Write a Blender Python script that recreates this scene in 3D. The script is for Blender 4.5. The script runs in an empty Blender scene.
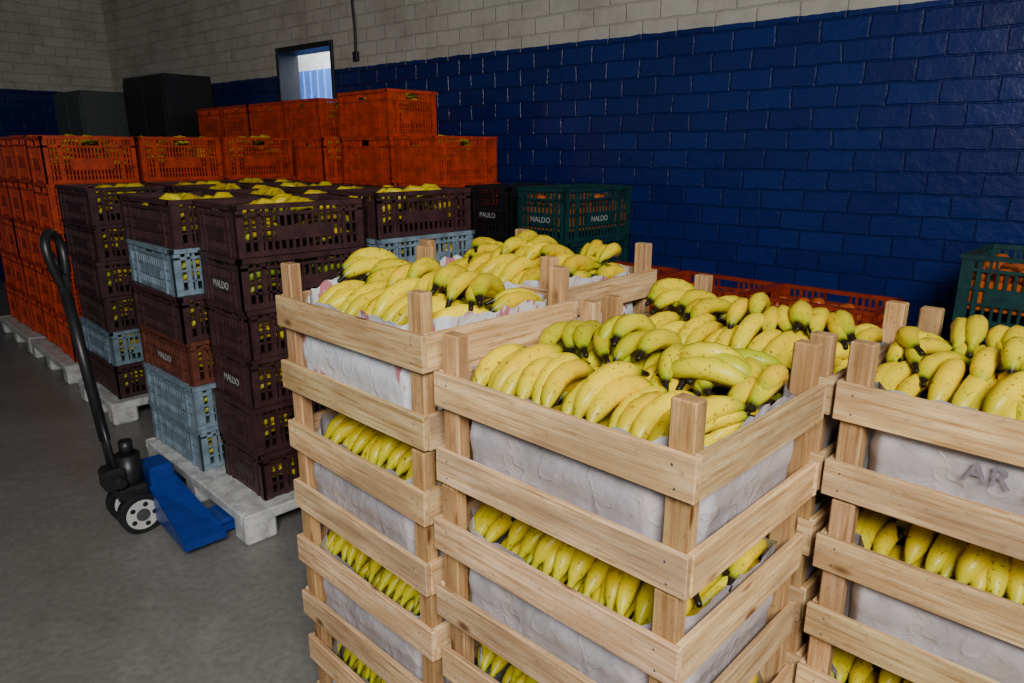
import bpy, math, random
from mathutils import Vector, Matrix, noise
random.seed(7)
R = random.uniform
scene = bpy.context.scene
COL = scene.collection
A_DIR = (-0.71, 0.704)
B_DIR = (0.704, 0.71)
BETA = math.atan2(0.71, 0.704)

def AB(a, b):
    return (a*A_DIR[0]+b*B_DIR[0], a*A_DIR[1]+b*B_DIR[1])

# ------------------------------------------------------------------ materials
def new_mat(name):
    m = bpy.data.materials.new(name); m.use_nodes = True
    nt = m.node_tree
    return m, nt, nt.nodes["Principled BSDF"]
def N(nt, typ, **kw):
    n = nt.nodes.new(typ)
    for k, v in kw.items():
        setattr(n, k, v)
    return n
def L(nt, a, b): nt.links.new(a, b)
def mixc(nt, fac, c1, c2, blend='MIX'):
    n = N(nt, 'ShaderNodeMix', data_type='RGBA', blend_type=blend)
    for sock, v in ((n.inputs[0], fac), (n.inputs[6], c1), (n.inputs[7], c2)):
        if hasattr(v, 'is_linked'): L(nt, v, sock)
        elif isinstance(v, (int, float)): sock.default_value = v
        else: sock.default_value = (*v, 1)
    return n.outputs[2]
def ramp(nt, src, stops):
    n = N(nt, 'ShaderNodeValToRGB')
    e = n.color_ramp.elements
    while len(e) < len(stops): e.new(0.5)
    for i, (p, c) in enumerate(stops):
        e[i].position = p; e[i].color = (*c, 1) if len(c) == 3 else c
    L(nt, src, n.inputs[0]); return n.outputs[0]
def noise_n(nt, vec, scale, detail=4, rough=0.6):
    n = N(nt, 'ShaderNodeTexNoise'); n.inputs['Scale'].default_value = scale
    n.inputs['Detail'].default_value = detail; n.inputs['Roughness'].default_value = rough
    if vec is not None: L(nt, vec, n.inputs['Vector'])
    return n.outputs[0]
def bump(nt, bsdf, h, strength, dist):
    b = N(nt, 'ShaderNodeBump'); b.inputs['Strength'].default_value = strength
    b.inputs['Distance'].default_value = dist
    L(nt, h, b.inputs['Height']); L(nt, b.outputs[0], bsdf.inputs['Normal'])

def wood_mat():
    m, nt, bs = new_mat("pine_wood")
    uv = N(nt, 'ShaderNodeUVMap', uv_map="UVMap").outputs[0]
    mp = N(nt, 'ShaderNodeMapping'); mp.inputs['Scale'].default_value = (3, 60, 1); L(nt, uv, mp.inputs[0])
    g = noise_n(nt, mp.outputs[0], 1.6, 6, 0.65)
    mp2 = N(nt, 'ShaderNodeMapping'); mp2.inputs['Scale'].default_value = (2, 9, 1); L(nt, uv, mp2.inputs[0])
    g2 = noise_n(nt, mp2.outputs[0], 2.0, 3, 0.5)
    c = ramp(nt, g, [(0.34, (0.42, 0.225, 0.085)), (0.49, (0.80, 0.54, 0.27)), (0.66, (0.92, 0.69, 0.41))])
    c = mixc(nt, ramp(nt, g2, [(0.40, (0.6,)*3), (0.60, (0,)*3)]), c, (0.46, 0.26, 0.11))
    st = noise_n(nt, mp2.outputs[0], 0.9, 5, 0.6)
    c = mixc(nt, ramp(nt, st, [(0.46, (0,)*3), (0.68, (0.7,)*3)]), c, (0.26, 0.17, 0.10))
    fine = noise_n(nt, uv, 55, 4, 0.7)
    c = mixc(nt, ramp(nt, fine, [(0.57, (0,)*3), (0.72, (0.6,)*3)]), c, (0.23, 0.14, 0.075))
    vo = N(nt, 'ShaderNodeTexVoronoi'); vo.inputs['Scale'].default_value = 1.0
    mp3 = N(nt, 'ShaderNodeMapping'); mp3.inputs['Scale'].default_value = (5, 11, 1); L(nt, uv, mp3.inputs[0])
    L(nt, mp3.outputs[0], vo.inputs['Vector'])
    k = ramp(nt, vo.outputs['Distance'], [(0.07, (0.95,)*3), (0.15, (0,)*3)])
    c = mixc(nt, k, c, (0.16, 0.065, 0.02))
    at = N(nt, 'ShaderNodeAttribute', attribute_name='tint')
    c = mixc(nt, 1.0, c, at.outputs['Color'], 'MULTIPLY')
    L(nt, c, bs.inputs['Base Color']); bs.inputs['Roughness'].default_value = 0.78
    bs.inputs['Specular IOR Level'].default_value = 0.22
    bump(nt, bs, g, 0.9, 0.0025)
    return m

def banana_mat():
    m, nt, bs = new_mat("banana_peel")
    at = N(nt, 'ShaderNodeAttribute', attribute_name='tint')
    sep = N(nt, 'ShaderNodeSeparateColor'); L(nt, at.outputs['Color'], sep.inputs[0])
    t, rnd, gr = sep.outputs
    tc = N(nt, 'ShaderNodeTexCoord').outputs['Object']
    yel = ramp(nt, rnd, [(0.0, (0.74, 0.47, 0.0)), (0.5, (0.86, 0.60, 0.0)), (1.0, (0.94, 0.70, 0.0))])
    grn = (0.20, 0.33, 0.003)
    body = mixc(nt, gr, yel, grn)
    e = ramp(nt, t, [(0.0, (0.95,)*3), (0.22, (0.40,)*3), (0.40, (0.0,)*3), (0.74, (0.0,)*3), (0.90, (0.90,)*3)])
    body = mixc(nt, e, body, (0.22, 0.30, 0.004))
    n1 = noise_n(nt, tc, 28, 4, 0.7)
    body = mixc(nt, ramp(nt, n1, [(0.57, (0,)*3), (0.76, (0.7,)*3)]), body, (0.33, 0.17, 0.004))
    n2 = noise_n(nt, tc, 120, 3, 0.6)
    body = mixc(nt, ramp(nt, n2, [(0.61, (0,)*3), (0.69, (0.85,)*3)]), body, (0.10, 0.045, 0.006))
    tip = ramp(nt, t, [(0.0, (1,)*3), (0.03, (0.9,)*3), (0.09, (0,)*3), (0.875, (0,)*3), (0.915, (1,)*3)])
    body = mixc(nt, tip, body, (0.014, 0.009, 0.005))
    L(nt, body, bs.inputs['Base Color'])
    bs.inputs['Roughness'].default_value = 0.36
    bs.inputs['Specular IOR Level'].default_value = 0.30
    return m

def liner_mat(name, c1, c2, prnt=False):
    m, nt, bs = new_mat(name)
    tc = N(nt, 'ShaderNodeTexCoord').outputs['Object']
    n = noise_n(nt, tc, 6, 5, 0.65)
    c = ramp(nt, n, [(0.35, c1), (0.65, c2)])
    n7 = noise_n(nt, tc, 11, 1, 0.4)
    c = mixc(nt, ramp(nt, n7, [(0.52, (0,)*3), (0.68, (0.30,)*3)]), c, (0.34, 0.24, 0.10))
    if prnt:
        mp = N(nt, 'ShaderNodeMapping'); mp.inputs['Scale'].default_value = (60, 60, 18); L(nt, tc, mp.inputs[0])
        q = noise_n(nt, mp.outputs[0], 1.0, 1, 0.5)
        msk = noise_n(nt, tc, 5, 0, 0.5)
        mm = N(nt, 'ShaderNodeMath', operation='MULTIPLY')
        a = ramp(nt, q, [(0.52, (0,)*3), (0.55, (1,)*3)]); b = ramp(nt, msk, [(0.50, (0,)*3), (0.53, (0.8,)*3)])
        L(nt, a, mm.inputs[0]); L(nt, b, mm.inputs[1])
        c = mixc(nt, mm.outputs[0], c, (0.45, 0.06, 0.08))
    L(nt, c, bs.inputs['Base Color'])
    bs.inputs['Roughness'].default_value = 0.22
    nz = N(nt, 'ShaderNodeTexNoise'); nz.inputs['Scale'].default_value = 7; nz.inputs['Detail'].default_value = 3; L(nt, tc, nz.inputs['Vector'])
    vm = N(nt, 'ShaderNodeVectorMath', operation='MULTIPLY_ADD')
    L(nt, nz.outputs['Color'], vm.inputs[0]); vm.inputs[1].default_value = (0.30,)*3; L(nt, tc, vm.inputs[2])
    n3 = noise_n(nt, vm.outputs[0], 9, 1, 0.4)
    ab = N(nt, 'ShaderNodeMath', operation='SUBTRACT'); L(nt, n3, ab.inputs[0]); ab.inputs[1].default_value = 0.5
    ab2 = N(nt, 'ShaderNodeMath', operation='ABSOLUTE'); L(nt, ab.outputs[0], ab2.inputs[0])
    w = ramp(nt, ab2.outputs[0], [(0.0, (1,)*3), (0.03, (0.35,)*3), (0.16, (0,)*3)])
    n5 = noise_n(nt, vm.outputs[0], 24, 4, 0.65)
    ad = N(nt, 'ShaderNodeMath', operation='MULTIPLY_ADD'); L(nt, n5, ad.inputs[0]); ad.inputs[1].default_value = 1.1
    L(nt, w, ad.inputs[2])
    bump(nt, bs, ad.outputs[0], 0.45, 0.003)
    return m

def plastic_mat(name, col, rough=0.45):
    m, nt, bs = new_mat(name)
    tc = N(nt, 'ShaderNodeTexCoord').outputs['Object']
    n = noise_n(nt, tc, 14, 4, 0.7)
    d = tuple(x*0.55 for x in col)
    L(nt, ramp(nt, n, [(0.35, d), (0.6, col)]), bs.inputs['Base Color'])
    bs.inputs['Roughness'].default_value = rough
    return m

def simple_mat(name, col, rough=0.5, metal=0.0):
    m, nt, bs = new_mat(name)
    tc = N(nt, 'ShaderNodeTexCoord').outputs['Object']
    n = noise_n(nt, tc, 18, 3, 0.6)
    L(nt, ramp(nt, n, [(0.3, tuple(x*0.75 for x in col)), (0.7, col)]), bs.inputs['Base Color'])
    bs.inputs['Roughness'].default_value = rough; bs.inputs['Metallic'].default_value = metal
    return m

def wall_mat():
    m, nt, bs = new_mat("painted_block_wall")
    uv = N(nt, 'ShaderNodeUVMap', uv_map="UVMap").outputs[0]
    br = N(nt, 'ShaderNodeTexBrick')
    br.inputs['Scale'].default_value = 1.0
    br.inputs['Brick Width'].default_value = 0.25; br.inputs['Row Height'].default_value = 0.115
    br.inputs['Mortar Size'].default_value = 0.008; br.inputs['Mortar Smooth'].default_value = 0.7
    nz = N(nt, 'ShaderNodeTexNoise'); nz.inputs['Scale'].default_value = 9; L(nt, uv, nz.inputs['Vector'])
    vm = N(nt, 'ShaderNodeVectorMath', operation='MULTIPLY_ADD')
    L(nt, nz.outputs['Color'], vm.inputs[0]); vm.inputs[1].default_value = (0.022,)*3; L(nt, uv, vm.inputs[2])
    L(nt, vm.outputs[0], br.inputs['Vector'])
    br.inputs['Color1'].default_value = (0, 0, 0, 1); br.inputs['Color2'].default_value = (1, 1, 1, 1)
    br.inputs['Mortar'].default_value = (0.5, 0.5, 0.5, 1)
    sep = N(nt, 'ShaderNodeSeparateXYZ'); L(nt, vm.outputs[0], sep.inputs[0])
    st = N(nt, 'ShaderNodeMath', operation='GREATER_THAN'); L(nt, sep.outputs[1], st.inputs[0]); st.inputs[1].default_value = 2.335
    bl = mixc(nt, br.outputs['Color'], (0.004, 0.013, 0.105), (0.006, 0.020, 0.145))
    bl = mixc(nt, br.outputs['Fac'], bl, (0.0036, 0.012, 0.09))
    wh = mixc(nt, br.outputs['Color'], (0.50, 0.48, 0.42), (0.55, 0.53, 0.465))
    wh = mixc(nt, br.outputs['Fac'], wh, (0.45, 0.43, 0.375))
    gr = noise_n(nt, uv, 2.2, 5, 0.7)
    wh = mixc(nt, ramp(nt, gr, [(0.45, (0,)*3), (0.75, (0.6,)*3)]), wh, (0.22, 0.19, 0.14))
    L(nt, mixc(nt, st.outputs[0], bl, wh), bs.inputs['Base Color'])
    rr = N(nt, 'ShaderNodeMapRange'); L(nt, st.outputs[0], rr.inputs[0])
    rr.inputs[3].default_value = 0.28; rr.inputs[4].default_value = 0.85
    L(nt, rr.outputs[0], bs.inputs['Roughness'])
    inv = N(nt, 'ShaderNodeMath', operation='SUBTRACT'); inv.inputs[0].default_value = 1.0
    L(nt, br.outputs['Fac'], inv.inputs[1])
    fine = noise_n(nt, uv, 11, 3, 0.6)
    ad = N(nt, 'ShaderNodeMath', operation='MULTIPLY_ADD'); L(nt, fine, ad.inputs[0]); ad.inputs[1].default_value = 1.0
    L(nt, inv.outputs[0], ad.inputs[2])
    bump(nt, bs, ad.outputs[0], 0.7, 0.008)
    return m

def floor_mat():
    m, nt, bs = new_mat("concrete_floor")
    tc = N(nt, 'ShaderNodeTexCoord').outputs['Object']
    n = noise_n(nt, tc, 1.3, 8, 0.65)
    n2 = noise_n(nt, tc, 35, 4, 0.7)
    c = ramp(nt, n, [(0.3, (0.17, 0.163, 0.15)), (0.7, (0.28, 0.27, 0.25))])
    c = mixc(nt, ramp(nt, n2, [(0.3, (0.6,)*3), (0.7, (0,)*3)]), c, (0.11, 0.105, 0.098))
    n4 = noise_n(nt, tc, 5, 6, 0.75)
    c = mixc(nt, ramp(nt, n4, [(0.54, (0,)*3), (0.70, (0.4,)*3)]), c, (0.35, 0.34, 0.32))
    L(nt, c, bs.inputs['Base Color'])
    L(nt, ramp(nt, n, [(0.3, (0.32,)*3), (0.7, (0.52,)*3)]), bs.inputs['Roughness'])
    bump(nt, bs, n2, 0.15, 0.004)
    return m

M_WOOD = wood_mat(); M_BAN = banana_mat()
M_LIN = liner_mat("grey_plastic_liner", (0.32, 0.285, 0.30), (0.54, 0.49, 0.515))
M_LIN2 = liner_mat("white_paper_liner", (0.56, 0.57, 0.62), (0.74, 0.74, 0.78), True)
M_BROWN = plastic_mat("brown_plastic", (0.066, 0.026, 0.029))
M_RBROWN = plastic_mat("red_brown_plastic", (0.16, 0.045, 0.027))
M_GREY = plastic_mat("blue_grey_plastic", (0.23, 0.32, 0.39))
M_ORANGE = plastic_mat("orange_plastic", (0.66, 0.055, 0.003))
M_DORANGE = plastic_mat("dark_orange_plastic", (0.32, 0.030, 0.004))
M_GREEN = plastic_mat("green_plastic", (0.007, 0.055, 0.055))
M_BLACK = plastic_mat("black_plastic", (0.014, 0.014, 0.018))
M_PALLET = plastic_mat("pallet_plastic", (0.68, 0.68, 0.67), 0.5)
M_WALL = wall_mat(); M_FLOOR = floor_mat()
M_CEIL = simple_mat("ceiling_paint", (0.30, 0.29, 0.26), 0.9)
M_JBLUE = simple_mat("jack_blue_paint", (0.008, 0.042, 0.28), 0.35)
M_JBLACK = simple_mat("jack_black_metal", (0.015, 0.015, 0.017), 0.4)
M_WHEEL = simple_mat("wheel_nylon", (0.60, 0.59, 0.57), 0.5)
M_STEEL = simple_mat("steel", (0.4, 0.4, 0.4), 0.35, 1.0)
M_CABG = simple_mat("cabinet_grey", (0.08, 0.09, 0.09), 0.6)
M_CABD = simple_mat("cabinet_dark", (0.015, 0.015, 0.017), 0.5)
M_TEXT = simple_mat("white_lettering", (0.5, 0.5, 0.5), 0.6)
M_TEXTG = simple_mat("grey_lettering", (0.20, 0.18, 0.21), 0.6)
M_EXT = simple_mat("outside_blue_panel", (0.09, 0.24, 0.75), 0.6)
M_EXTW = simple_mat("outside_white", (0.85, 0.88, 0.9), 0.7)
M_FRUIT = simple_mat("fruit_skin", (0.60, 0.12, 0.01), 0.4)

# ------------------------------------------------------------------ mesh builder
class MB:
    def __init__(s):
        s.v = []; s.f = []; s.uv = []; s.c = []; s.m = []; s.sm = []
    def face(s, idx, uvs=None, col=(1, 1, 1), mat=0, smooth=False):
        s.f.append(idx); s.uv.append(uvs or [(0, 0)]*len(idx))
        s.c.append(col if isinstance(col, list) else [col]*len(idx)); s.m.append(mat); s.sm.append(smooth)
    def box(s, lo, hi, mat=0, col=(1, 1, 1), M=None, bev=0.0):
        x0, y0, z0 = lo; x1, y1, z1 = hi
        d = (x1-x0, y1-y0, z1-z0)
        b = min(bev, 0.45*min(d))
        ou, ov = R(0, 50), R(0, 50)
        ax = max(range(3), key=lambda i: d[i])
        def add(p): 
            p = Vector(p)
            s.v.append(tuple(M @ p) if M else tuple(p)); return len(s.v)-1
        def uvof(p, nax):
            r = [i for i in range(3) if i != nax]
            if ax in r:
                r.remove(ax); return (p[ax]+ou, p[r[0]]+ov+0.13*nax)
            return (p[r[0]]+ou, p[r[1]]*0.3+ov)
        if b <= 0:
            P = [(x, y, z) for x in (x0, x1) for y in (y0, y1) for z in (z0, z1)]
            I = [add(p) for p in P]
            for q, n in (((0, 1, 3, 2), 0), ((4, 6, 7, 5), 0), ((0, 4, 5, 1), 1), ((2, 3, 7, 6), 1), ((0, 2, 6, 4), 2), ((1, 5, 7, 3), 2)):
                s.face([I[k] for k in q], [uvof(P[k], n) for k in q], col, mat)
            return
        c = [(x0+x1)/2, (y0+y1)/2, (z0+z1)/2]; h = [d[0]/2, d[1]/2, d[2]/2]
        V = {}
        for sx in (-1, 1):
            for sy in (-1, 1):
                for sz in (-1, 1):
                    sg = (sx, sy, sz)
                    for n in range(3):
                        p = [c[i]+sg[i]*(h[i]-(0 if i == n else b)) for i in range(3)]
                        V[(sg, n)] = (add(p), p)
        def fc(keys, n):
            idx = [V[k][0] for k in keys]; ps = [Vector(V[k][1]) for k in keys]
            nn = (ps[1]-ps[0]).cross(ps[2]-ps[1]); cc = sum(ps, Vector())/len(ps)-Vector(c)
            uvs = [uvof(V[k][1], n) for k in keys]
            if nn.dot(cc) < 0: idx.reverse(); uvs.reverse()
            s.face(idx, uvs, col, mat)
        for n in range(3):
            r = [i for i in range(3) if i != n]
            for sn in (-1, 1):
                ks = []
                for u, w in ((-1, -1), (1, -1), (1, 1), (-1, 1)):
                    sg = [0, 0, 0]; sg[n] = sn; sg[r[0]] = u; sg[r[1]] = w
                    ks.append((tuple(sg), n))
                fc(ks, n)
            for u in (-1, 1):
                for w in (-1, 1):
                    a = [0]*3; a[n] = -1; a[r[0]] = u; a[r[1]] = w
                    e = list(a); e[n] = 1
                    fc([(tuple(a), r[0]), (tuple(e), r[0]), (tuple(e), r[1]), (tuple(a), r[1])], r[0])
        for sx in (-1, 1):
            for sy in (-1, 1):
                for sz in (-1, 1):
                    fc([((sx, sy, sz), 0), ((sx, sy, sz), 1), ((sx, sy, sz), 2)], 0)
    def cyl(s, p0, p1, r0, r1=None, seg=16, mat=0, col=(1, 1, 1), caps=True):
        r1 = r0 if r1 is None else r1
        p0 = Vector(p0); p1 = Vector(p1); d = (p1-p0).normalized()
        q = d.to_track_quat('Z', 'Y').to_matrix()
        i0 = len(s.v)
        for p, r in ((p0, r0), (p1, r1)):
            for k in range(seg):
                a = 2*math.pi*k/seg
                s.v.append(tuple(p+q @ Vector((r*math.cos(a), r*math.sin(a), 0))))
        for k in range(seg):
            k2 = (k+1) % seg
            s.face([i0+k, i0+k2, i0+seg+k2, i0+seg+k], None, col, mat, True)
        if caps:
            s.face([i0+k for k in reversed(range(seg))], None, col, mat)
            s.face([i0+seg+k for k in range(seg)], None, col, mat)
    def tube(s, pts, r, seg=8, mat=0, closed=False, nrm=None):
        n = len(pts); i0 = len(s.v)
        for i, p in enumerate(pts):
            a = pts[(i-1) % n] if closed else pts[max(0, i-1)]
            b = pts[(i+1) % n] if closed else pts[min(n-1, i+1)]
            d = (b-a).normalized()
            u = (nrm or Vector((0.3, 1, 0.1))); u = (u-d*u.dot(d)).normalized(); w = d.cross(u)
            for k in range(seg):
                an = 2*math.pi*k/seg
                s.v.append(tuple(p+u*(r*math.cos(an))+w*(r*math.sin(an))))
        for i in range(n if closed else n-1):
            j = (i+1) % n
            for k in range(seg):
                k2 = (k+1) % seg
                s.face([i0+i*seg+k, i0+i*seg+k2, i0+j*seg+k2, i0+j*seg+k], None, (1, 1, 1), mat, True)
    def prism(s, poly, z0f, z1f, mat=0):
        n = len(poly); i0 = len(s.v)
        for p in poly: s.v.append((p[0], p[1], z0f(p)))
        for p in poly: s.v.append((p[0], p[1], z1f(p)))
        s.face([i0+k for k in reversed(range(n))], None, (1, 1, 1), mat)
        s.face([i0+n+k for k in range(n)], None, (1, 1, 1), mat)
        for k in range(n):
            k2 = (k+1) % n
            s.face([i0+k, i0+k2, i0+n+k2, i0+n+k], None, (1, 1, 1), mat)
    def mesh(s, name, mats):
        me = bpy.data.meshes.new(name)
        me.from_pydata(s.v, [], s.f)
        me.uv_layers.new(name="UVMap")
        me.color_attributes.new(name="tint", type='FLOAT_COLOR', domain='CORNER')
        flat = []; cf = []
        for u, c in zip(s.uv, s.c):
            for a in u: flat.extend((a[0], a[1]))
            for a in c: cf.extend((a[0], a[1], a[2], 1.0))
        me.uv_layers["UVMap"].data.foreach_set("uv", flat)
        me.color_attributes["tint"].data.foreach_set("color", cf)
        me.polygons.foreach_set("material_index", s.m)
        me.polygons.foreach_set("use_smooth", s.sm)
        for m in mats: me.materials.append(m)
        me.update(); return me

def obj(name, me, parent=None, loc=(0, 0, 0), rot=(0, 0, 0), scale=(1, 1, 1)):
    o = bpy.data.objects.new(name, me); COL.objects.link(o)
    o.location = loc; o.rotation_euler = rot; o.scale = scale
    if parent: o.parent = parent
    return o

# ------------------------------------------------------------------ bananas
PROF = [(0.0, .38), (0.03, .31), (0.08, .27), (0.13, .38), (0.19, .70), (0.28, .92), (0.42, 1.0), (0.58, 1.0), (0.70, .95), (0.79, .82), (0.86, .60), (0.905, .38), (0.93, .28), (0.98, .27), (1.0, .22)]
BOUNDS = [0.2, 0.25]
def banana(mb, M, length, r, arch, green, seg=10, prof=PROF):
    i0 = len(mb.v); rnd = R(0, 1); ph = R(0, 6.28); side = R(-0.006, 0.006)
    pts = []
    for t, k in prof:
        u = 2*t-1
        z = arch*(1-abs(u)**2.0)
        pts.append(Vector((t*length*0.96, side*(1-u*u), z)))
    new = []
    for j, (t, k) in enumerate(prof):
        a = pts[max(0, j-1)]; b = pts[min(len(pts)-1, j+1)]
        d = (b-a).normalized(); sd = Vector((0, 1, 0))
        up = d.cross(sd).normalized()*-1
        for q in range(seg):
            th = 2*math.pi*q/seg
            rr = r*k*(1+0.07*math.cos(5*th+ph))
            p = pts[j]+sd*(rr*math.cos(th))+up*(rr*math.sin(th))
            new.append(M @ p)
    bx, by = BOUNDS
    xs = [p.x for p in new]; ys = [p.y for p in new]
    dx = dy = 0
    if max(xs) > bx: dx = bx-max(xs)
    if min(xs) < -bx: dx = -bx-min(xs)
    if max(ys) > by: dy = by-max(ys)
    if min(ys) < -by: dy = -by-min(ys)
    for p in new: mb.v.append((p.x+dx, p.y+dy, p.z))
    for j in range(len(prof)-1):
        t0, t1 = prof[j][0], prof[j+1][0]
        c0 = (t0, rnd, green); c1 = (t1, rnd, green)
        for q in range(seg):
            q2 = (q+1) % seg
            mb.face([i0+j*seg+q, i0+j*seg+q2, i0+(j+1)*seg+q2, i0+(j+1)*seg+q], None, [c0, c0, c1, c1], 0, True)
    mb.face([i0+q for q in reversed(range(seg))], None, (0, rnd, green), 0)
    mb.face([i0+(len(prof)-1)*seg+q for q in range(seg)], None, (1, rnd, green), 0)

RB = 0.0208
def hand(mb, x, y, z, yaw, n, green, length=0.215, r=RB, pitch=0.0, seg=10, prof=PROF, roll=0.0, lean=0.0):
    base = Matrix.Translation((x, y, z)) @ Matrix.Rotation(yaw, 4, 'Z') @ Matrix.Rotation(-pitch, 4, 'Y') @ Matrix.Rotation(roll, 4, 'X')
    r *= R(0.94, 1.06)
    for k in range(n):
        o = k-(n-1)/2
        m = base @ Matrix.Translation((R(-0.008, 0.008), o*r*1.42, R(-0.004, 0.004))) @ Matrix.Rotation(math.radians(o*4.8+R(-3, 3)), 4, 'Z') @ Matrix.Rotation(math.radians(R(-7, 7)), 4, 'Y') @ Matrix.Rotation(lean+math.radians(o*4+R(-10, 10)), 4, 'X')
        banana(mb, m, length*R(0.86, 1.06), r*R(0.92, 1.06), R(0.036, 0.054), max(0, min(1, green+R(-0.10, 0.15))), seg, prof)
    q = base @ Matrix.Translation((-0.004, 0, 0))
    bx, by = BOUNDS
    if abs(x) < bx-0.02 and abs(y) < by-n*r*0.6:
        mb.box((-0.010, -n*r*0.45, -0.009), (0.012, n*r*0.45, 0.009), 0, (0.04, 0.5, 0.3), q, 0.004)

W, LN = 0.48, 0.58
BOUNDS[:] = [W/2-0.022, LN/2-0.022]
def wood_fill(kind):
    mb = MB()
    y = -LN/2+0.06
    while y < LN/2-0.04:
        hand(mb, -W/2+0.045, y, 0.140, R(-0.1, 0.1), 4, R(0, .3), seg=8)
        hand(mb, W/2-0.045, y, 0.140, math.pi+R(-0.1, 0.1), 4, R(0, .3), seg=8)
        hand(mb, -0.10, y, 0.168, R(-0.1, 0.1), 4, R(0, .3), seg=8)
        hand(mb, 0.10, y+0.02, 0.172, math.pi+R(-0.1, 0.1), 4, R(0, .3), seg=8)
        y += 0.12
    def row(x, z, yaw0, jy, g0, g1, ns=(3, 4, 5), pitch=0.1, length=0.215, y0=None, y1=None, lean=0.0, jl=0.25):
        y = (-LN/2+0.03) if y0 is None else y0
        ye = LN/2-0.025 if y1 is None else y1
        while y < ye-0.03:
            n = random.choice(ns); w = n*RB*1.44
            if y+w > ye: n = max(1, int((ye-y)/(RB*1.44))); w = n*RB*1.44
            hand(mb, x+R(-.020, .020), y+w/2, z+R(-.008, .014), yaw0+R(-jy, jy), n, R(g0, g1), pitch=pitch+R(-.09, .09), length=length*R(.93, 1.07), roll=R(-.15, .15), lean=lean+R(-jl, jl))
            y += w
    if kind % 2 == 0:
        row(W/2-0.035, 0.195, math.pi, 0.28, 0.05, 0.40, pitch=0.16, length=0.225, jl=0.7)
        row(-W/2+0.030, 0.182, -0.08, 0.16, 0.0, 0.10, ns=(4, 5, 6), pitch=0.24, length=0.255, lean=-0.4, jl=0.35)
        row(0.200, 0.250, math.pi, 0.45, 0.05, 0.45, ns=(3, 4, 5), pitch=0.0, length=0.20, y0=-0.18, y1=0.25, lean=0.5, jl=0.7)
        hand(mb, 0.07, -LN/2+0.250, 0.250, -math.pi/2+0.35, 4, 0.40, length=0.20, pitch=0.0, lean=0.6)
        hand(mb, 0.16, -LN/2+0.235, 0.235, -math.pi/2+0.1, 4, 0.65, length=0.19, pitch=0.0, lean=0.5)
        if kind == 2:
            hand(mb, -0.02, 0.1, 0.26, 0.9, 3, 0.2, length=0.19, lean=-0.7)
    else:
        row(W/2-0.035, 0.192, math.pi, 0.2, 0.0, 0.25, pitch=0.18, length=0.23, jl=0.5)
        row(-W/2+0.035, 0.182, 0.0, 0.22, 0.0, 0.12, ns=(4, 5), pitch=0.20, length=0.24, lean=-0.3, jl=0.5)
        row(0.085, 0.252, math.pi, 0.40, 0.0, 0.22, ns=(3, 4, 5), pitch=0.0, length=0.21, lean=0.5, jl=0.7)
        if kind == 3:
            for k in range(3):
                hand(mb, 0.11+R(-.03, .02), -0.17+k*0.16+R(-.03, .03), 0.266, R(-0.6, 0.6)+math.pi*(k % 2), 4, R(0, .3), length=0.18, pitch=-0.02, lean=R(-.7, .7))
    return mb.mesh("banana_fill_%d" % kind, [M_BAN])

def wood_frame(seed):
    random.seed(seed)
    mb = MB()
    def tint():
        g = R(0.72, 1.06); return (g*R(0.98, 1.02), g*R(0.94, 1.0), g*R(0.86, 1.04))
    hx, hy, t = W/2, LN/2, 0.013
    pw = 0.044
    for sx in (-1, 1):
        for sy in (-1, 1):
            x0, x1 = sorted((sx*(hx-t), sx*(hx-t-pw*0.72))); y0, y1 = sorted((sy*(hy-t), sy*(hy-t-pw)))
            g = tint()
            M = Matrix.Translation(((x0+x1)/2, (y0+y1)/2, 0)) @ Matrix.Rotation(R(-.05, .05), 4, 'Z')
            mb.box((-(x1-x0)/2, -(y1-y0)/2, 0.001), ((x1-x0)/2, (y1-y0)/2, 0.326+R(-.002, .001)), 0, (g[0]*.78, g[1]*.70, g[2]*.60), M, 0.003)
    for z0, z1 in ((0.0, 0.078), (0.166, 0.245)):
        for sx in (-1, 1):
            xo = sx*(hx-t/2)
            M = Matrix.Translation((xo, 0, (z0+z1)/2)) @ Matrix.Rotation(R(-.009, .009), 4, 'X')
            mb.box((-t/2, -hy+R(-.004, .003), -(z1-z0)/2+0.001+R(0, .004)), (t/2, hy+R(-.003, .004), (z1-z0)/2), 0, tint(), M, 0.0018)
        for sy in (-1, 1):
            yo = sy*(hy-t/2)
            M = Matrix.Translation((0, yo, (z0+z1)/2)) @ Matrix.Rotation(R(-.009, .009), 4, 'Y')
            mb.box((-hx+t+.0005, -t/2, -(z1-z0)/2+0.001), (hx-t-.0005, t/2, (z1-z0)/2), 0, tint(), M, 0.0018)
    for k in range(5):
        x = -hx+t+0.01+k*(W-2*t-0.02-0.07)/4
        mb.box((x, -hy+t+.001, 0.012), (x+0.07, hy-t-.001, 0.022), 0, tint(), None, 0.0015)
    for sx in (-1, 1):
        for sy in (-1, 1):
            for z in (0.02, 0.058, 0.186, 0.225):
                p = Vector((sx*hx, sy*(hy-0.03-R(0, .012)), z))
                mb.cyl(p-Vector((sx*0.002, 0, 0)), p+Vector((sx*0.0012, 0, 0)), 0.0022, None, 6, 1)
    return mb.mesh("wood_frame", [M_WOOD, M_STEEL])

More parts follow.
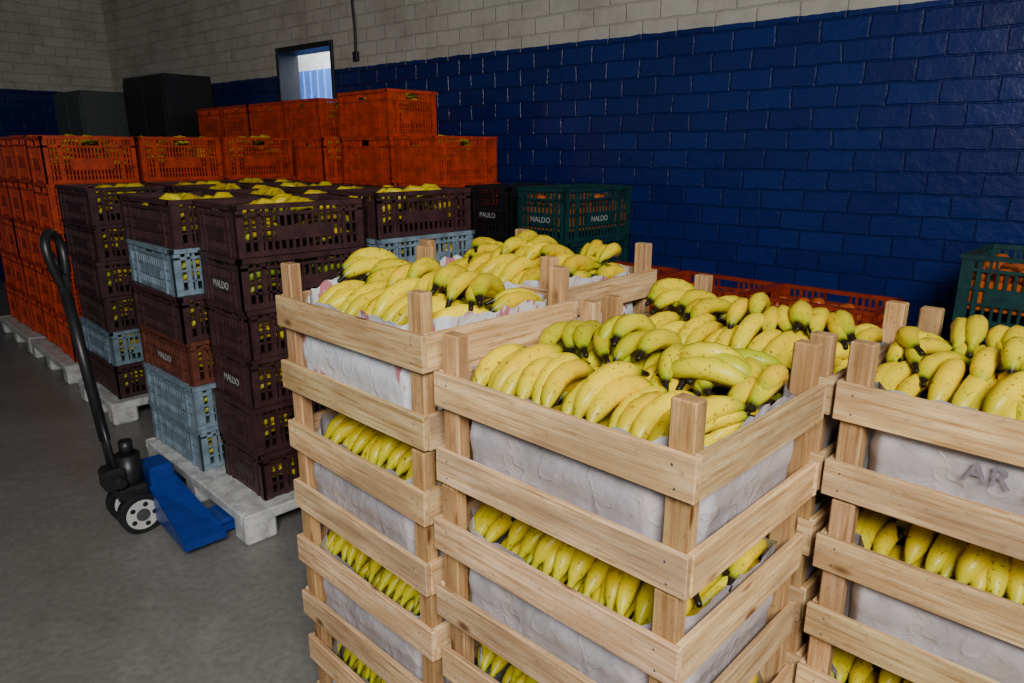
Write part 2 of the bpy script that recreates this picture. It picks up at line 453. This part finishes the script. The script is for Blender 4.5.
def liner_mesh(seed, mat, lift):
    random.seed(seed)
    mb = MB(); hx, hy = W/2-0.018, LN/2-0.018
    nu, nv = 240, 22
    off = Vector((R(0, 99), R(0, 99), R(0, 99)))
    per = []
    for i in range(nu):
        t = i/nu*4; s = int(t); f = t-s
        if s == 0: p = (-hx, -hy+2*hy*f); n = (-1, 0)
        elif s == 1: p = (-hx+2*hx*f, hy); n = (0, 1)
        elif s == 2: p = (hx, hy-2*hy*f); n = (1, 0)
        else: p = (hx-2*hx*f, -hy); n = (0, -1)
        c = min(f, 1-f)*2*(hy if s in (0, 2) else hx)
        inn = 0.040*max(0, 1-c/0.07)
        p = (p[0]*(1-inn/hx), p[1]*(1-inn/hy))
        per.append((p, n))
    for j in range(nv+1):
        for i, (p, n) in enumerate(per):
            q = Vector((p[0]*5, p[1]*5, 0))+off
            top = 0.232+lift+0.034*noise.noise(q*1.3)+0.016*noise.noise(q*6)
            z = 0.026+(top-0.026)*j/nv
            fold = 1-abs(noise.noise(Vector((p[0]*15+z*12, p[1]*15+z*6, z*5))+off))*7
            d = 0.005*noise.noise(Vector((p[0]*7, p[1]*7, z*6))+off)+0.0022*max(0, fold)-0.006
            if 0.085 < z < 0.16: d += 0.006*math.sin((z-0.085)/0.075*math.pi)
            if z > 0.24: d += (z-0.24)*0.25
            mb.v.append((p[0]+n[0]*d, p[1]+n[1]*d, z))
    for j in range(nv):
        for i in range(nu):
            i2 = (i+1) % nu
            mb.face([j*nu+i, j*nu+i2, (j+1)*nu+i2, (j+1)*nu+i], None, (1, 1, 1), 0, True)
    mb.face(list(range(nu)), None, (1, 1, 1), 0)
    return mb.mesh("liner", [mat])

FILLS = []
for k in range(4):
    random.seed(100+k); FILLS.append(wood_fill(k))
FRAMES = [wood_frame(200+k) for k in range(6)]
LIN_G = [liner_mesh(300+k, M_LIN, 0.0) for k in range(3)]
LIN_W = [liner_mesh(320+k, M_LIN2, 0.020) for k in range(2)]

def text_obj(txt, size, mat, parent, loc, rot, bold=0.0):
    c = bpy.data.curves.new("lettering", 'FONT'); c.body = txt; c.size = size
    c.align_x = 'CENTER'; c.align_y = 'CENTER'; c.extrude = 0.0004; c.offset = bold
    c.materials.append(mat)
    return obj("lettering", c, parent, loc, rot)

def wood_stack(a0, b0, rim, n=4, seed=0, rot=0.0, fills=(0, 1, 2, 3), white=(0,), topfill=None, jit=0.006):
    random.seed(seed)
    p = rim/((n-1)+0.747)
    out = []
    for k in range(n):
        a = a0+LN/2+R(-jit, jit); b = b0+W/2+R(-jit, jit)
        x, y = AB(a, b)
        e = bpy.data.objects.new("wooden_banana_crate", None); COL.objects.link(e)
        e.empty_display_size = 0.1
        e.location = (x, y, k*p); e.scale = (1, 1, p/0.328)
        e.rotation_euler = (0, 0, BETA+rot+R(-.012, .012))
        top = (k == n-1)
        obj("slats_and_posts", FRAMES[(seed+k) % len(FRAMES)], e)
        fi = topfill if (top and topfill is not None) else random.choice(fills)
        obj("bananas", FILLS[fi], e)
        lm = LIN_W if (top and white) else LIN_G
        obj("liner", lm[(seed+k) % len(lm)], e)
        out.append(e)
    return out

front = wood_stack(0.455, 0.820, 1.18, seed=1, topfill=0, white=(), rot=0.02)
left = wood_stack(1.048, 0.805, 1.25, seed=2, topfill=1, white=(1,), rot=0.0)
right = wood_stack(-0.132, 1.315, 1.18, seed=3, topfill=3, white=())
midb = wood_stack(0.460, 1.335, 1.18, seed=4, topfill=1, white=())
midl = wood_stack(1.17, 1.330, 1.25, seed=5, topfill=3, white=(1,))
text_obj("AR", 0.055, M_TEXTG, right[-1], (-W/2+0.010, 0.03, 0.132), (math.pi/2, 0, -math.pi/2), 0.0)
text_obj("Cavendish", 0.026, M_TEXTG, right[-1], (-W/2+0.008, -0.08, 0.112), (math.pi/2, 0, -math.pi/2), 0.0)

# ------------------------------------------------------------------ plastic crates
def plastic_mesh(sx, sy, h, mat, dense=False):
    random.seed(5)
    mb = MB(); hx, hy = sx/2, sy/2; t = 0.008
    B = mb.box
    def side(axis, sg):
        Ls = (hy if axis == 0 else hx); off = (hx if axis == 0 else hy)-0.012
        def bx(u0, u1, z0, z1, th=t, out=0.0):
            o0, o1 = sorted((sg*(off+out), sg*(off+out-th)))
            if axis == 0: B((o0, u0, z0), (o1, u1, z1))
            else: B((u0, o0, z0), (u1, o1, z1))
        e = Ls-0.014
        bx(-Ls, Ls, h-0.022, h-0.002, 0.022, 0.012)
        bx(-e, e, 0.0, 0.022, t, 0.0)
        bx(-e, e, h*0.76, h*0.76+0.012, t+.006, 0.006)
        bx(-e, e, h*0.50, h*0.50+0.010, t+.003, 0.003)
        bx(-e, e, h*0.28, h*0.28+0.008, t, 0.001)
        if dense:
            for q in (0.16, 0.39, 0.62): bx(-e, e, h*q, h*q+0.006, t, 0.0)
        n = int(2*e/(0.022 if dense else 0.030))
        hw = 0.055
        for k in range(n+1):
            u = -e+2*e*k/n
            z1 = h-0.02
            if abs(u) < hw: z1 = h*0.76
            bx(u-0.0055, u+0.0055, 0.018, z1, t, 0.001)
        for u in (-hw-0.008, hw): bx(u, u+0.008, h*0.76, h-0.02, t+.004, 0.005)
        bx(-Ls*0.42, Ls*0.42, h*0.28, h*0.52, 0.004, 0.004)
        for u in (-e*0.66, e*0.66): bx(u-0.008, u+0.008, 0.0, h-0.01, t+.006, 0.006)
    for ax in (0, 1):
        for sg in (-1, 1): side(ax, sg)
    for a in (-1, 1):
        for b in (-1, 1):
            x0, x1 = sorted((a*(hx-0.006), a*(hx-0.045))); y0, y1 = sorted((b*(hy-0.006), b*(hy-0.016)))
            B((x0, y0, 0), (x1, y1, h-0.004))
            x0, x1 = sorted((a*(hx-0.006), a*(hx-0.016))); y0, y1 = sorted((b*(hy-0.006), b*(hy-0.045)))
            B((x0, y0, 0), (x1, y1, h-0.004))
    B((-hx+.014, -hy+.014, 0.004), (hx-.014, hy-.014, 0.012))
    return mb.mesh("plastic_crate", [mat])

LOWP = [PROF[i] for i in (0, 2, 4, 6, 8, 10, 12, 14)]
def plastic_fill(sx, sy, h, green, seed, low=False):
    random.seed(seed); mb = MB()
    BOUNDS[:] = [sx/2-0.024, sy/2-0.024]
    hz = h if h < 0.25 else 0.25
    zb = h-hz
    for lay, zz in enumerate((hz*0.22+zb, hz*0.50+zb)):
        y = -sy/2+0.05
        while y < sy/2-0.05:
            for xs in (0, 1):
                x = -sx/2+0.035 if xs == 0 else sx/2-0.035
                hand(mb, x, y+0.025, zz+R(-.012, .012), (math.pi if xs else 0)+R(-.25, .25), 3, max(0, green+R(-.15, .2)), length=min(0.21, sx*0.5), seg=8, prof=LOWP, pitch=R(0, .12), lean=R(-.5, .5))
            y += 0.09
    for k in range(6):
        hand(mb, R(-sx/4, sx/8), R(-sy/2+.09, sy/2-.09), h-0.060+R(-.01, .008), R(-0.8, 0.8), 3, max(0, green+R(-.1, .2)), length=0.17, seg=8, prof=LOWP, lean=R(-.8, .8))
    return mb.mesh("banana_fill", [M_BAN])
def round_fill(sx, sy, h, seed):
    random.seed(seed); mb = MB(); r = 0.036
    nx, ny = int((sx-.05)/(2*r)), int((sy-.05)/(2*r))
    for i in range(nx):
        for j in range(ny):
            cx = -sx/2+.03+r+i*(sx-.06-2*r)/(nx-1)+R(-.004, .004); cy = -sy/2+.03+r+j*(sy-.06-2*r)/(ny-1)+R(-.004, .004)
            cz = h*0.70+R(-.015, .02); i0 = len(mb.v)
            for a in range(1, 6):
                for b in range(8):
                    th = math.pi*a/6; ph = 2*math.pi*b/8
                    mb.v.append((cx+r*math.sin(th)*math.cos(ph), cy+r*math.sin(th)*math.sin(ph), cz+r*math.cos(th)))
            for a in range(4):
                for b in range(8):
                    b2 = (b+1) % 8
                    mb.face([i0+a*8+b, i0+(a+1)*8+b, i0+(a+1)*8+b2, i0+a*8+b2], None, (1, 1, 1), 0, True)
            mb.face([i0+b for b in range(8)], None, (1, 1, 1), 0, True)
            mb.face([i0+32+b for b in reversed(range(8))], None, (1, 1, 1), 0, True)
    mb.box((-sx/2+.03, -sy/2+.03, h*0.2), (sx/2-.03, sy/2-.03, h*0.62))
    return mb.mesh("fruit_fill", [M_FRUIT])

CM = {}; CF = {}
def crate_mesh(sx, sy, h, mat, dense):
    k = (sx, sy, h, mat.name, dense)
    if k not in CM: CM[k] = plastic_mesh(sx, sy, h, mat, dense)
    return CM[k]
def crate_fill(sx, sy, h, kind, var):
    k = (sx, sy, h, kind, var)
    if k not in CF:
        if kind == 'round': CF[k] = round_fill(sx, sy, h, 40+var)
        else: CF[k] = plastic_fill(sx, sy, h, 0.85 if kind == 'green' else 0.08, 60+var)
    return CF[k]
def plastic_stack(a0, b0, sa, sb, h, mats, base, seed, kinds=None, label=None, labels=(), jit=0.010, dense=False, name="plastic_crate"):
    random.seed(seed)
    for k, m in enumerate(mats):
        a = a0+sa/2+R(-jit, jit); b = b0+sb/2+R(-jit, jit)
        x, y = AB(a, b)
        o = obj(name, crate_mesh(sb, sa, h, m, dense), None, (x, y, base+k*h), (0, 0, BETA+R(-.03, .03)))
        kind = kinds[k] if kinds else 'ban'
        if kind: obj("fruit", crate_fill(sb, sa, h, kind, (seed+k) % 3), o)
        if label and k in labels:
            text_obj(label, 0.045, M_TEXT, o, (-sb/2+0.0055, 0, h*0.40), (math.pi/2, 0, -math.pi/2), 0.0)
            if h > 0.25: text_obj(label, 0.045, M_TEXT, o, (0, -sa/2+0.0055, h*0.40), (math.pi/2, 0, 0), 0.0)

Bm, Gm, Om, Rm = M_BROWN, M_GREY, M_ORANGE, M_RBROWN
HB = 0.209
plastic_stack(2.67, 1.18, 0.40, 0.60, HB, [Bm]*6, 0.142, 11, kinds=['ban', 'ban', 'ban', 'ban', 'green', 'ban'], label="MALDO", labels=(2, 4))
plastic_stack(3.15, 1.10, 0.60, 0.42, HB, [Gm, Gm, Rm, Bm, Gm, Bm], 0.142, 12, label="MALDO", labels=(2,))
plastic_stack(2.68, 1.83, 0.40, 0.60, HB, [Bm, Bm, Bm, Bm, Gm, Bm], 0.162, 13)
plastic_stack(3.15, 1.56, 0.60, 0.42, HB, [Bm]*6, 0.142, 14)
plastic_stack(3.15, 2.02, 0.60, 0.42, HB, [Bm]*6, 0.142, 15)
plastic_stack(4.50, 1.16, 0.60, 0.42, HB, [Bm, Gm, Bm, Bm, Bm, Bm], 0.142, 16)
plastic_stack(3.82, 1.60, 0.58, 0.42, HB, [Bm]*6, 0.142, 17)
plastic_stack(3.82, 2.05, 0.58, 0.42, HB, [Bm]*6, 0.142, 18)
plastic_stack(4.50, 1.64, 0.60, 0.42, HB, [Bm]*6, 0.142, 19)
plastic_stack(4.50, 2.10, 0.60, 0.42, HB, [Bm]*6, 0.142, 20)
HO = 0.31
for i in range(5):
    for j in range(3):
        top = 5
        plastic_stack(5.55+i*0.42, 1.2+j*0.61, 0.41, 0.60, HO, [Om]*top, 0.141+0.004*((i*3+j) % 4), 30+i*3+j, kinds=[None]*(top-1)+['ban'], dense=True)
for i in range(4):
    plastic_stack(5.2+i*0.60, 3.06, 0.58, 0.41, HO, [Om]*6, 0.141, 50+i, kinds=[None]*5+['ban'], dense=True)
plastic_stack(4.08, 2.93, 0.64, 0.43, HO, [Om]*6, 0.141, 55, kinds=[None]*5+['ban'], dense=True)
plastic_stack(4.74, 2.80, 0.42, 0.60, HO, [Om]*5, 0.141, 56, kinds=[None]*4+['ban'], dense=True)
plastic_stack(3.65, 2.95, 0.41, 0.60, HO, [Om]*5, 0.141, 57, kinds=[None]*4+['ban'], dense=True)
def stack_xy(x, y): 
    det = A_DIR[0]*B_DIR[1]-A_DIR[1]*B_DIR[0]
    return ((x*B_DIR[1]-y*B_DIR[0])/det, (A_DIR[0]*y-A_DIR[1]*x)/det)
a, b = stack_xy(0.31, 4.0)
plastic_stack(a, b, 0.40, 0.64, HO, [M_GREEN]*4, 0.15, 60, kinds=[None]*3+['round'], label="NALDO", labels=(3,))
a, b = stack_xy(-0.03, 4.43)
plastic_stack(a, b, 0.40, 0.56, HO, [M_BLACK]*4, 0.14, 61, kinds=[None]*4, label="PAULO", labels=(3,))
a, b = stack_xy(2.18, 2.68)
plastic_stack(a, b, 0.38, 0.50, 0.295, [M_GREEN]*4, 0.0, 62, kinds=[None]*3+['round'])
a, b = stack_xy(0.54, 3.92)
for i in range(3):
    plastic_stack(a-0.60*(i+1)+0.38, b, 0.58, 0.41, HO, [M_DORANGE]*3, 0.0, 70+i, kinds=[None]*2+['round'])

# ------------------------------------------------------------------ pallets
def pallet(a0, b0, sa, sb, h=0.14, name="plastic_pallet"):
    mb = MB()
    n = 5; w = sb/n
    for k in range(n): mb.box((-sb/2+k*w+0.003, -sa/2+0.012, h-0.018), (-sb/2+(k+1)*w-0.003, sa/2-0.012, h-0.002), 0, (1, 1, 1), None, 0.003)
    for sg in (-1, 1):
        y0, y1 = sorted((sg*sa/2, sg*(sa/2-0.03))); mb.box((-sb/2, y0, h-0.048), (sb/2, y1, h), 0, (1, 1, 1), None, 0.006)
        x0, x1 = sorted((sg*sb/2, sg*(sb/2-0.03))); mb.box((x0, -sa/2+0.031, h-0.048), (x1, sa/2-0.031, h), 0, (1, 1, 1), None, 0.006)
    for y in (-sa/2+0.002, -0.06, sa/2-0.122):
        for x in (-sb/2+0.002, -0.07, sb/2-0.142):
            mb.box((x, y, 0.0), (x+0.14, y+0.12, h-0.0185), 0, (1, 1, 1), None, 0.012)
    x, y = AB(a0+sa/2, b0+sb/2)
    obj(name, mb.mesh(name, [M_PALLET]), None, (x, y, 0), (0, 0, BETA))
pallet(2.60, 1.06, 1.16, 1.42)
pallet(4.44, 1.10, 0.70, 1.45)
pallet(3.80, 1.56, 0.60, 0.96)
pallet(5.50, 1.12, 1.05, 1.93); pallet(6.58, 1.12, 1.10, 1.93)
pallet(5.17, 3.065, 2.45, 0.40); pallet(3.64, 2.78, 1.5, 0.78)
a, b = stack_xy(0.30, 4.0); pallet(a-0.02, b-0.01, 0.42, 0.62)
a, b = stack_xy(-0.03, 4.43); pallet(a-0.01, b-0.01, 0.44, 0.58)

# ------------------------------------------------------------------ pallet jack
def pallet_jack():
    e = bpy.data.objects.new("pallet_jack", None); COL.objects.link(e)
    e.location = (-1.66, 2.78, 0); e.rotation_euler = (0, 0, BETA)
    mb = MB()
    FY = 0.31
    for sy in (-1, 1):
        y0 = sy*FY
        mb.box((0.10, y0-0.080, 0.060), (0.92, y0+0.080, 0.085), 0, (1, 1, 1), None, 0.008)
        for q in (-0.080, 0.068): mb.box((0.10, y0+q, 0.030), (0.92, y0+q+0.012, 0.0605), 0)
        mb.prism([(0.92, y0-0.080), (1.02, y0-0.05), (1.02, y0+0.05), (0.92, y0+0.080)], lambda p: 0.035, lambda p: 0.083 if p[0] < 0.95 else 0.06)
    def zt(p): return 0.085+0.15*max(0, 1-abs(p[1])/0.42)-(0.03 if p[0] < 0.1 and abs(p[1]) < .2 else 0)
    for sy in (-1, 1):
        poly = [(0.05, sy*0.06), (0.03, sy*0.47), (0.20, sy*0.47), (0.16, sy*0.06)]
        if sy < 0: poly.reverse()
        poly.reverse()
        mb.prism(poly, lambda p: 0.05, zt)
    mb.box((0.06, -0.075, 0.05), (0.16, 0.075, 0.27), 0, (1, 1, 1), None, 0.012)
    obj("fork_frame", mb.mesh("fork_frame", [M_JBLUE]), e)
    mb = MB()
    mb.cyl((0, 0, 0.16), (0, 0, 0.34), 0.050, None, 20)
    mb.cyl((0, 0, 0.34), (0, 0, 0.40), 0.028, None, 16)
    mb.box((-0.07, -0.075, 0.15), (0.05, 0.075, 0.21), 0, (1, 1, 1), None, 0.012)
    mb.box((-0.11, -0.055, 0.20), (-0.02, 0.055, 0.30), 0, (1, 1, 1), None, 0.015)
    mb.cyl((-0.06, -0.10, 0.25), (-0.06, 0.10, 0.25), 0.02)
    mb.box((-0.03, -0.03, 0.085), (0.03, 0.03, 0.15))
    top = Vector((-0.09, 0.16, 1.06)); bot = Vector((-0.06, 0.0, 0.27))
    for dy in (-0.035, 0.035):
        mb.cyl(bot+Vector((0, dy, 0)), bot+Vector((0, dy*0.5, 0))+(top-bot)*0.35, 0.012, None, 10)
    mb.cyl(bot+(top-bot)*0.18, top, 0.022, None, 14)
    d = (top-bot).normalized(); s = Vector((0.62, 0.75, 0)); s = (s-d*s.dot(d)).normalized()
    pts = []
    for k in range(40):
        an = 2*math.pi*k/40-math.pi/2
        cx = math.cos(an)*0.072; cz = math.sin(an)*0.110+0.110
        cx *= 0.45+0.55*min(1, cz/0.19)
        pts.append(top+s*cx+d*cz)
    mb.tube(pts, 0.018, 10, closed=True, nrm=d.cross(s))
    mb.box((-0.022, -0.022, -0.03), (0.022, 0.022, 0.05), 0, (1, 1, 1), Matrix.Translation(top), 0.006)
    mb.cyl(top+d*0.03, top+d*0.14-s*0.02, 0.009)
    obj("pump_and_handle", mb.mesh("pump_and_handle", [M_JBLACK]), e)
    mb = MB()
    for y in (-0.075, 0.075):
        mb.cyl((0, y-0.027, 0.088), (0, y+0.027, 0.088), 0.088, None, 28, 1)
        mb.cyl((0, y-0.030, 0.088), (0, y+0.030, 0.088), 0.066, None, 28, 0)
        mb.cyl((0, y-0.034, 0.088), (0, y+0.034, 0.088), 0.028, None, 16, 2)
        for q in range(5):
            an = q*2*math.pi/5
            c = Vector((0.047*math.cos(an), 0, 0.088+0.047*math.sin(an)))
            mb.cyl(c+Vector((0, y-0.0315, 0)), c+Vector((0, y+0.0315, 0)), 0.011, None, 10, 1)
    mb.cyl((0, -0.11, 0.088), (0, 0.11, 0.088), 0.012, None, 12, 2)
    obj("steer_wheels", mb.mesh("steer_wheels", [M_WHEEL, M_JBLACK, M_STEEL]), e)
    mb = MB()
    for y in (-FY, FY): mb.cyl((0.85, y-0.04, 0.036), (0.85, y+0.04, 0.036), 0.036, None, 16)
    obj("load_wheels", mb.mesh("load_wheels", [M_WHEEL]), e)
pallet_jack()

# ------------------------------------------------------------------ room
WD = Vector((-0.772, 0.635, 0)).normalized(); WO = Vector((0.635, 0.772, 0)).normalized()
P0 = Vector((0.85, 4.7, 0))+WO*0.15
SC = 8.2; ZC = 4.4
def wall_mesh(name, segs, mat, th=0.2):
    mb = MB()
    for s0, s1, z0, z1 in segs:
        P = [(s0, 0, z0), (s1, 0, z0), (s1, 0, z1), (s0, 0, z1), (s0, th, z0), (s1, th, z0), (s1, th, z1), (s0, th, z1)]
        i0 = len(mb.v); mb.v.extend(P)
        for q in ((0, 1, 2, 3), (5, 4, 7, 6), (4, 0, 3, 7), (1, 5, 6, 2), (3, 2, 6, 7), (4, 5, 1, 0)):
            mb.face([i0+k for k in q], [(P[k][0]+P[k][1], P[k][2]) for k in q])
    return mb.mesh(name, [mat])
angR = math.atan2(-WD.y, -WD.x)
DS0, DS1, DZ = 3.36, 4.28, 2.58
o = obj("wall_right", wall_mesh("wall_right", [(-SC-0.2, -DS1, 0, ZC), (-DS0, 7.0, 0, ZC), (-DS1, -DS0, DZ, ZC)], M_WALL), None, P0, (0, 0, angR))
corner = P0+WD*SC
angL = math.atan2(WO.y, WO.x)
o = obj("wall_left", wall_mesh("wall_left", [(-9.5, 0, 0, ZC)], M_WALL), None, corner, (0, 0, angL))
mb = MB()
f = 0.04
mb.box((-DS1, -0.02, 0), (-DS1+f, 0.22, DZ), 0, (1, 1, 1), None, 0.004)
mb.box((-DS0-f, -0.02, 0), (-DS0, 0.22, DZ), 0, (1, 1, 1), None, 0.004)
mb.box((-DS1+f, -0.02, DZ-0.05), (-DS0-f, 0.22, DZ), 0, (1, 1, 1), None, 0.004)
obj("trim_1", mb.mesh("trim_1", [M_CABD]), None, P0, (0, 0, angR))
mb = MB()
mb.box((-DS1-2.5, 1.4, 0), (-DS0+2.5, 1.45, 2.58), 0)
for k in range(40): 
    x = -DS1-2.5+k*0.147
    mb.box((x, 1.385, 0.0), (x+0.05, 1.40, 2.58), 0)
mb.box((-DS1-2.5, 1.41, 2.58), (-DS0+2.5, 1.45, 4.2), 1)
obj("wall_exterior", mb.mesh("wall_exterior", [M_EXT, M_EXTW]), None, P0, (0, 0, angR))
mb = MB()
pts = [Vector((-3.02+0.010*math.sin(k*1.3), -0.02, 2.42+k*0.14)) for k in range(14)]
mb.tube(pts, 0.013, 8)
mb.box((-3.05, -0.035, 2.37), (-2.99, -0.001, 2.45), 0, (1, 1, 1), None, 0.005)
obj("wall_cable", mb.mesh("wall_cable", [M_CABD]), None, P0, (0, 0, angR))

mb = MB(); mb.box((-14, -6, -0.1), (9, 15, 0.0))
obj("floor", mb.mesh("floor", [M_FLOOR]))
mb = MB(); mb.box((-SC-0.2, -9.5, ZC+0.001), (7, 0.2, ZC+0.1))
obj("ceiling", mb.mesh("ceiling", [M_CEIL]), None, P0, (0, 0, angR))

def cabinet(name, x, y, w, d, h, mat):
    mb = MB()
    mb.box((-w/2, -d/2, 0.06), (w/2, d/2, h), 0, (1, 1, 1), None, 0.006)
    for sx in (-1, 1):
        x0, x1 = sorted((sx*0.006, sx*(w/2-0.02)))
        mb.box((x0, -d/2-0.018, 0.10), (x1, -d/2+0.001, h-0.05), 0, (1, 1, 1), None, 0.004)
        mb.box((sx*0.05-0.008, -d/2-0.04, h*0.5), (sx*0.05+0.008, -d/2-0.017, h*0.5+0.14), 1, (1, 1, 1), None, 0.003)
        mb.box((sx*(w/2-0.05)-0.03, -d/2+.02, 0), (sx*(w/2-0.05)+0.03, d/2-.02, 0.0605), 0)
    obj(name, mb.mesh(name, [mat, M_STEEL]), None, (x, y, 0), (0, 0, angR))
cabinet("metal_cabinet", -3.72, 8.0, 0.95, 0.5, 2.35, M_CABD)
cabinet("metal_cabinet", -4.75, 8.35, 0.75, 0.5, 2.22, M_CABG)

# ------------------------------------------------------------------ light
w = bpy.data.worlds.new("World"); scene.world = w; w.use_nodes = True
bg = w.node_tree.nodes["Background"]; bg.inputs[0].default_value = (0.94, 0.97, 1.0, 1); bg.inputs[1].default_value = 0.17
def area(name, loc, target, sx, sy, power, col=(1, 1, 1), spread=180):
    l = bpy.data.lights.new(name, 'AREA'); l.shape = 'RECTANGLE'; l.size = sx; l.size_y = sy
    l.energy = power; l.color = col; l.spread = math.radians(spread)
    o = bpy.data.objects.new(name, l); COL.objects.link(o); o.location = loc
    o.rotation_euler = (Vector(target)-Vector(loc)).to_track_quat('-Z', 'Y').to_euler()
    return o
area("daylight_from_loading_door", (0.3, -1.7, 3.2), (0.0, 1.7, 0.8), 1.8, 1.2, 165, (1.0, 0.995, 0.97), 150)
pe = P0+WD*3.8+WO*0.75
area("outside_daylight", (pe.x, pe.y, 4.0), (pe.x+0.4, pe.y+0.5, 1.8), 1.5, 1.0, 300)

# ------------------------------------------------------------------ camera
cd = bpy.data.cameras.new("camera"); cam = bpy.data.objects.new("camera", cd); COL.objects.link(cam)
cd.sensor_width = 36; cd.lens = 24.6; cd.clip_start = 0.02
cam.location = (0, 0, 1.6); cam.rotation_euler = (math.radians(90-15.3), 0, 0)
scene.camera = cam
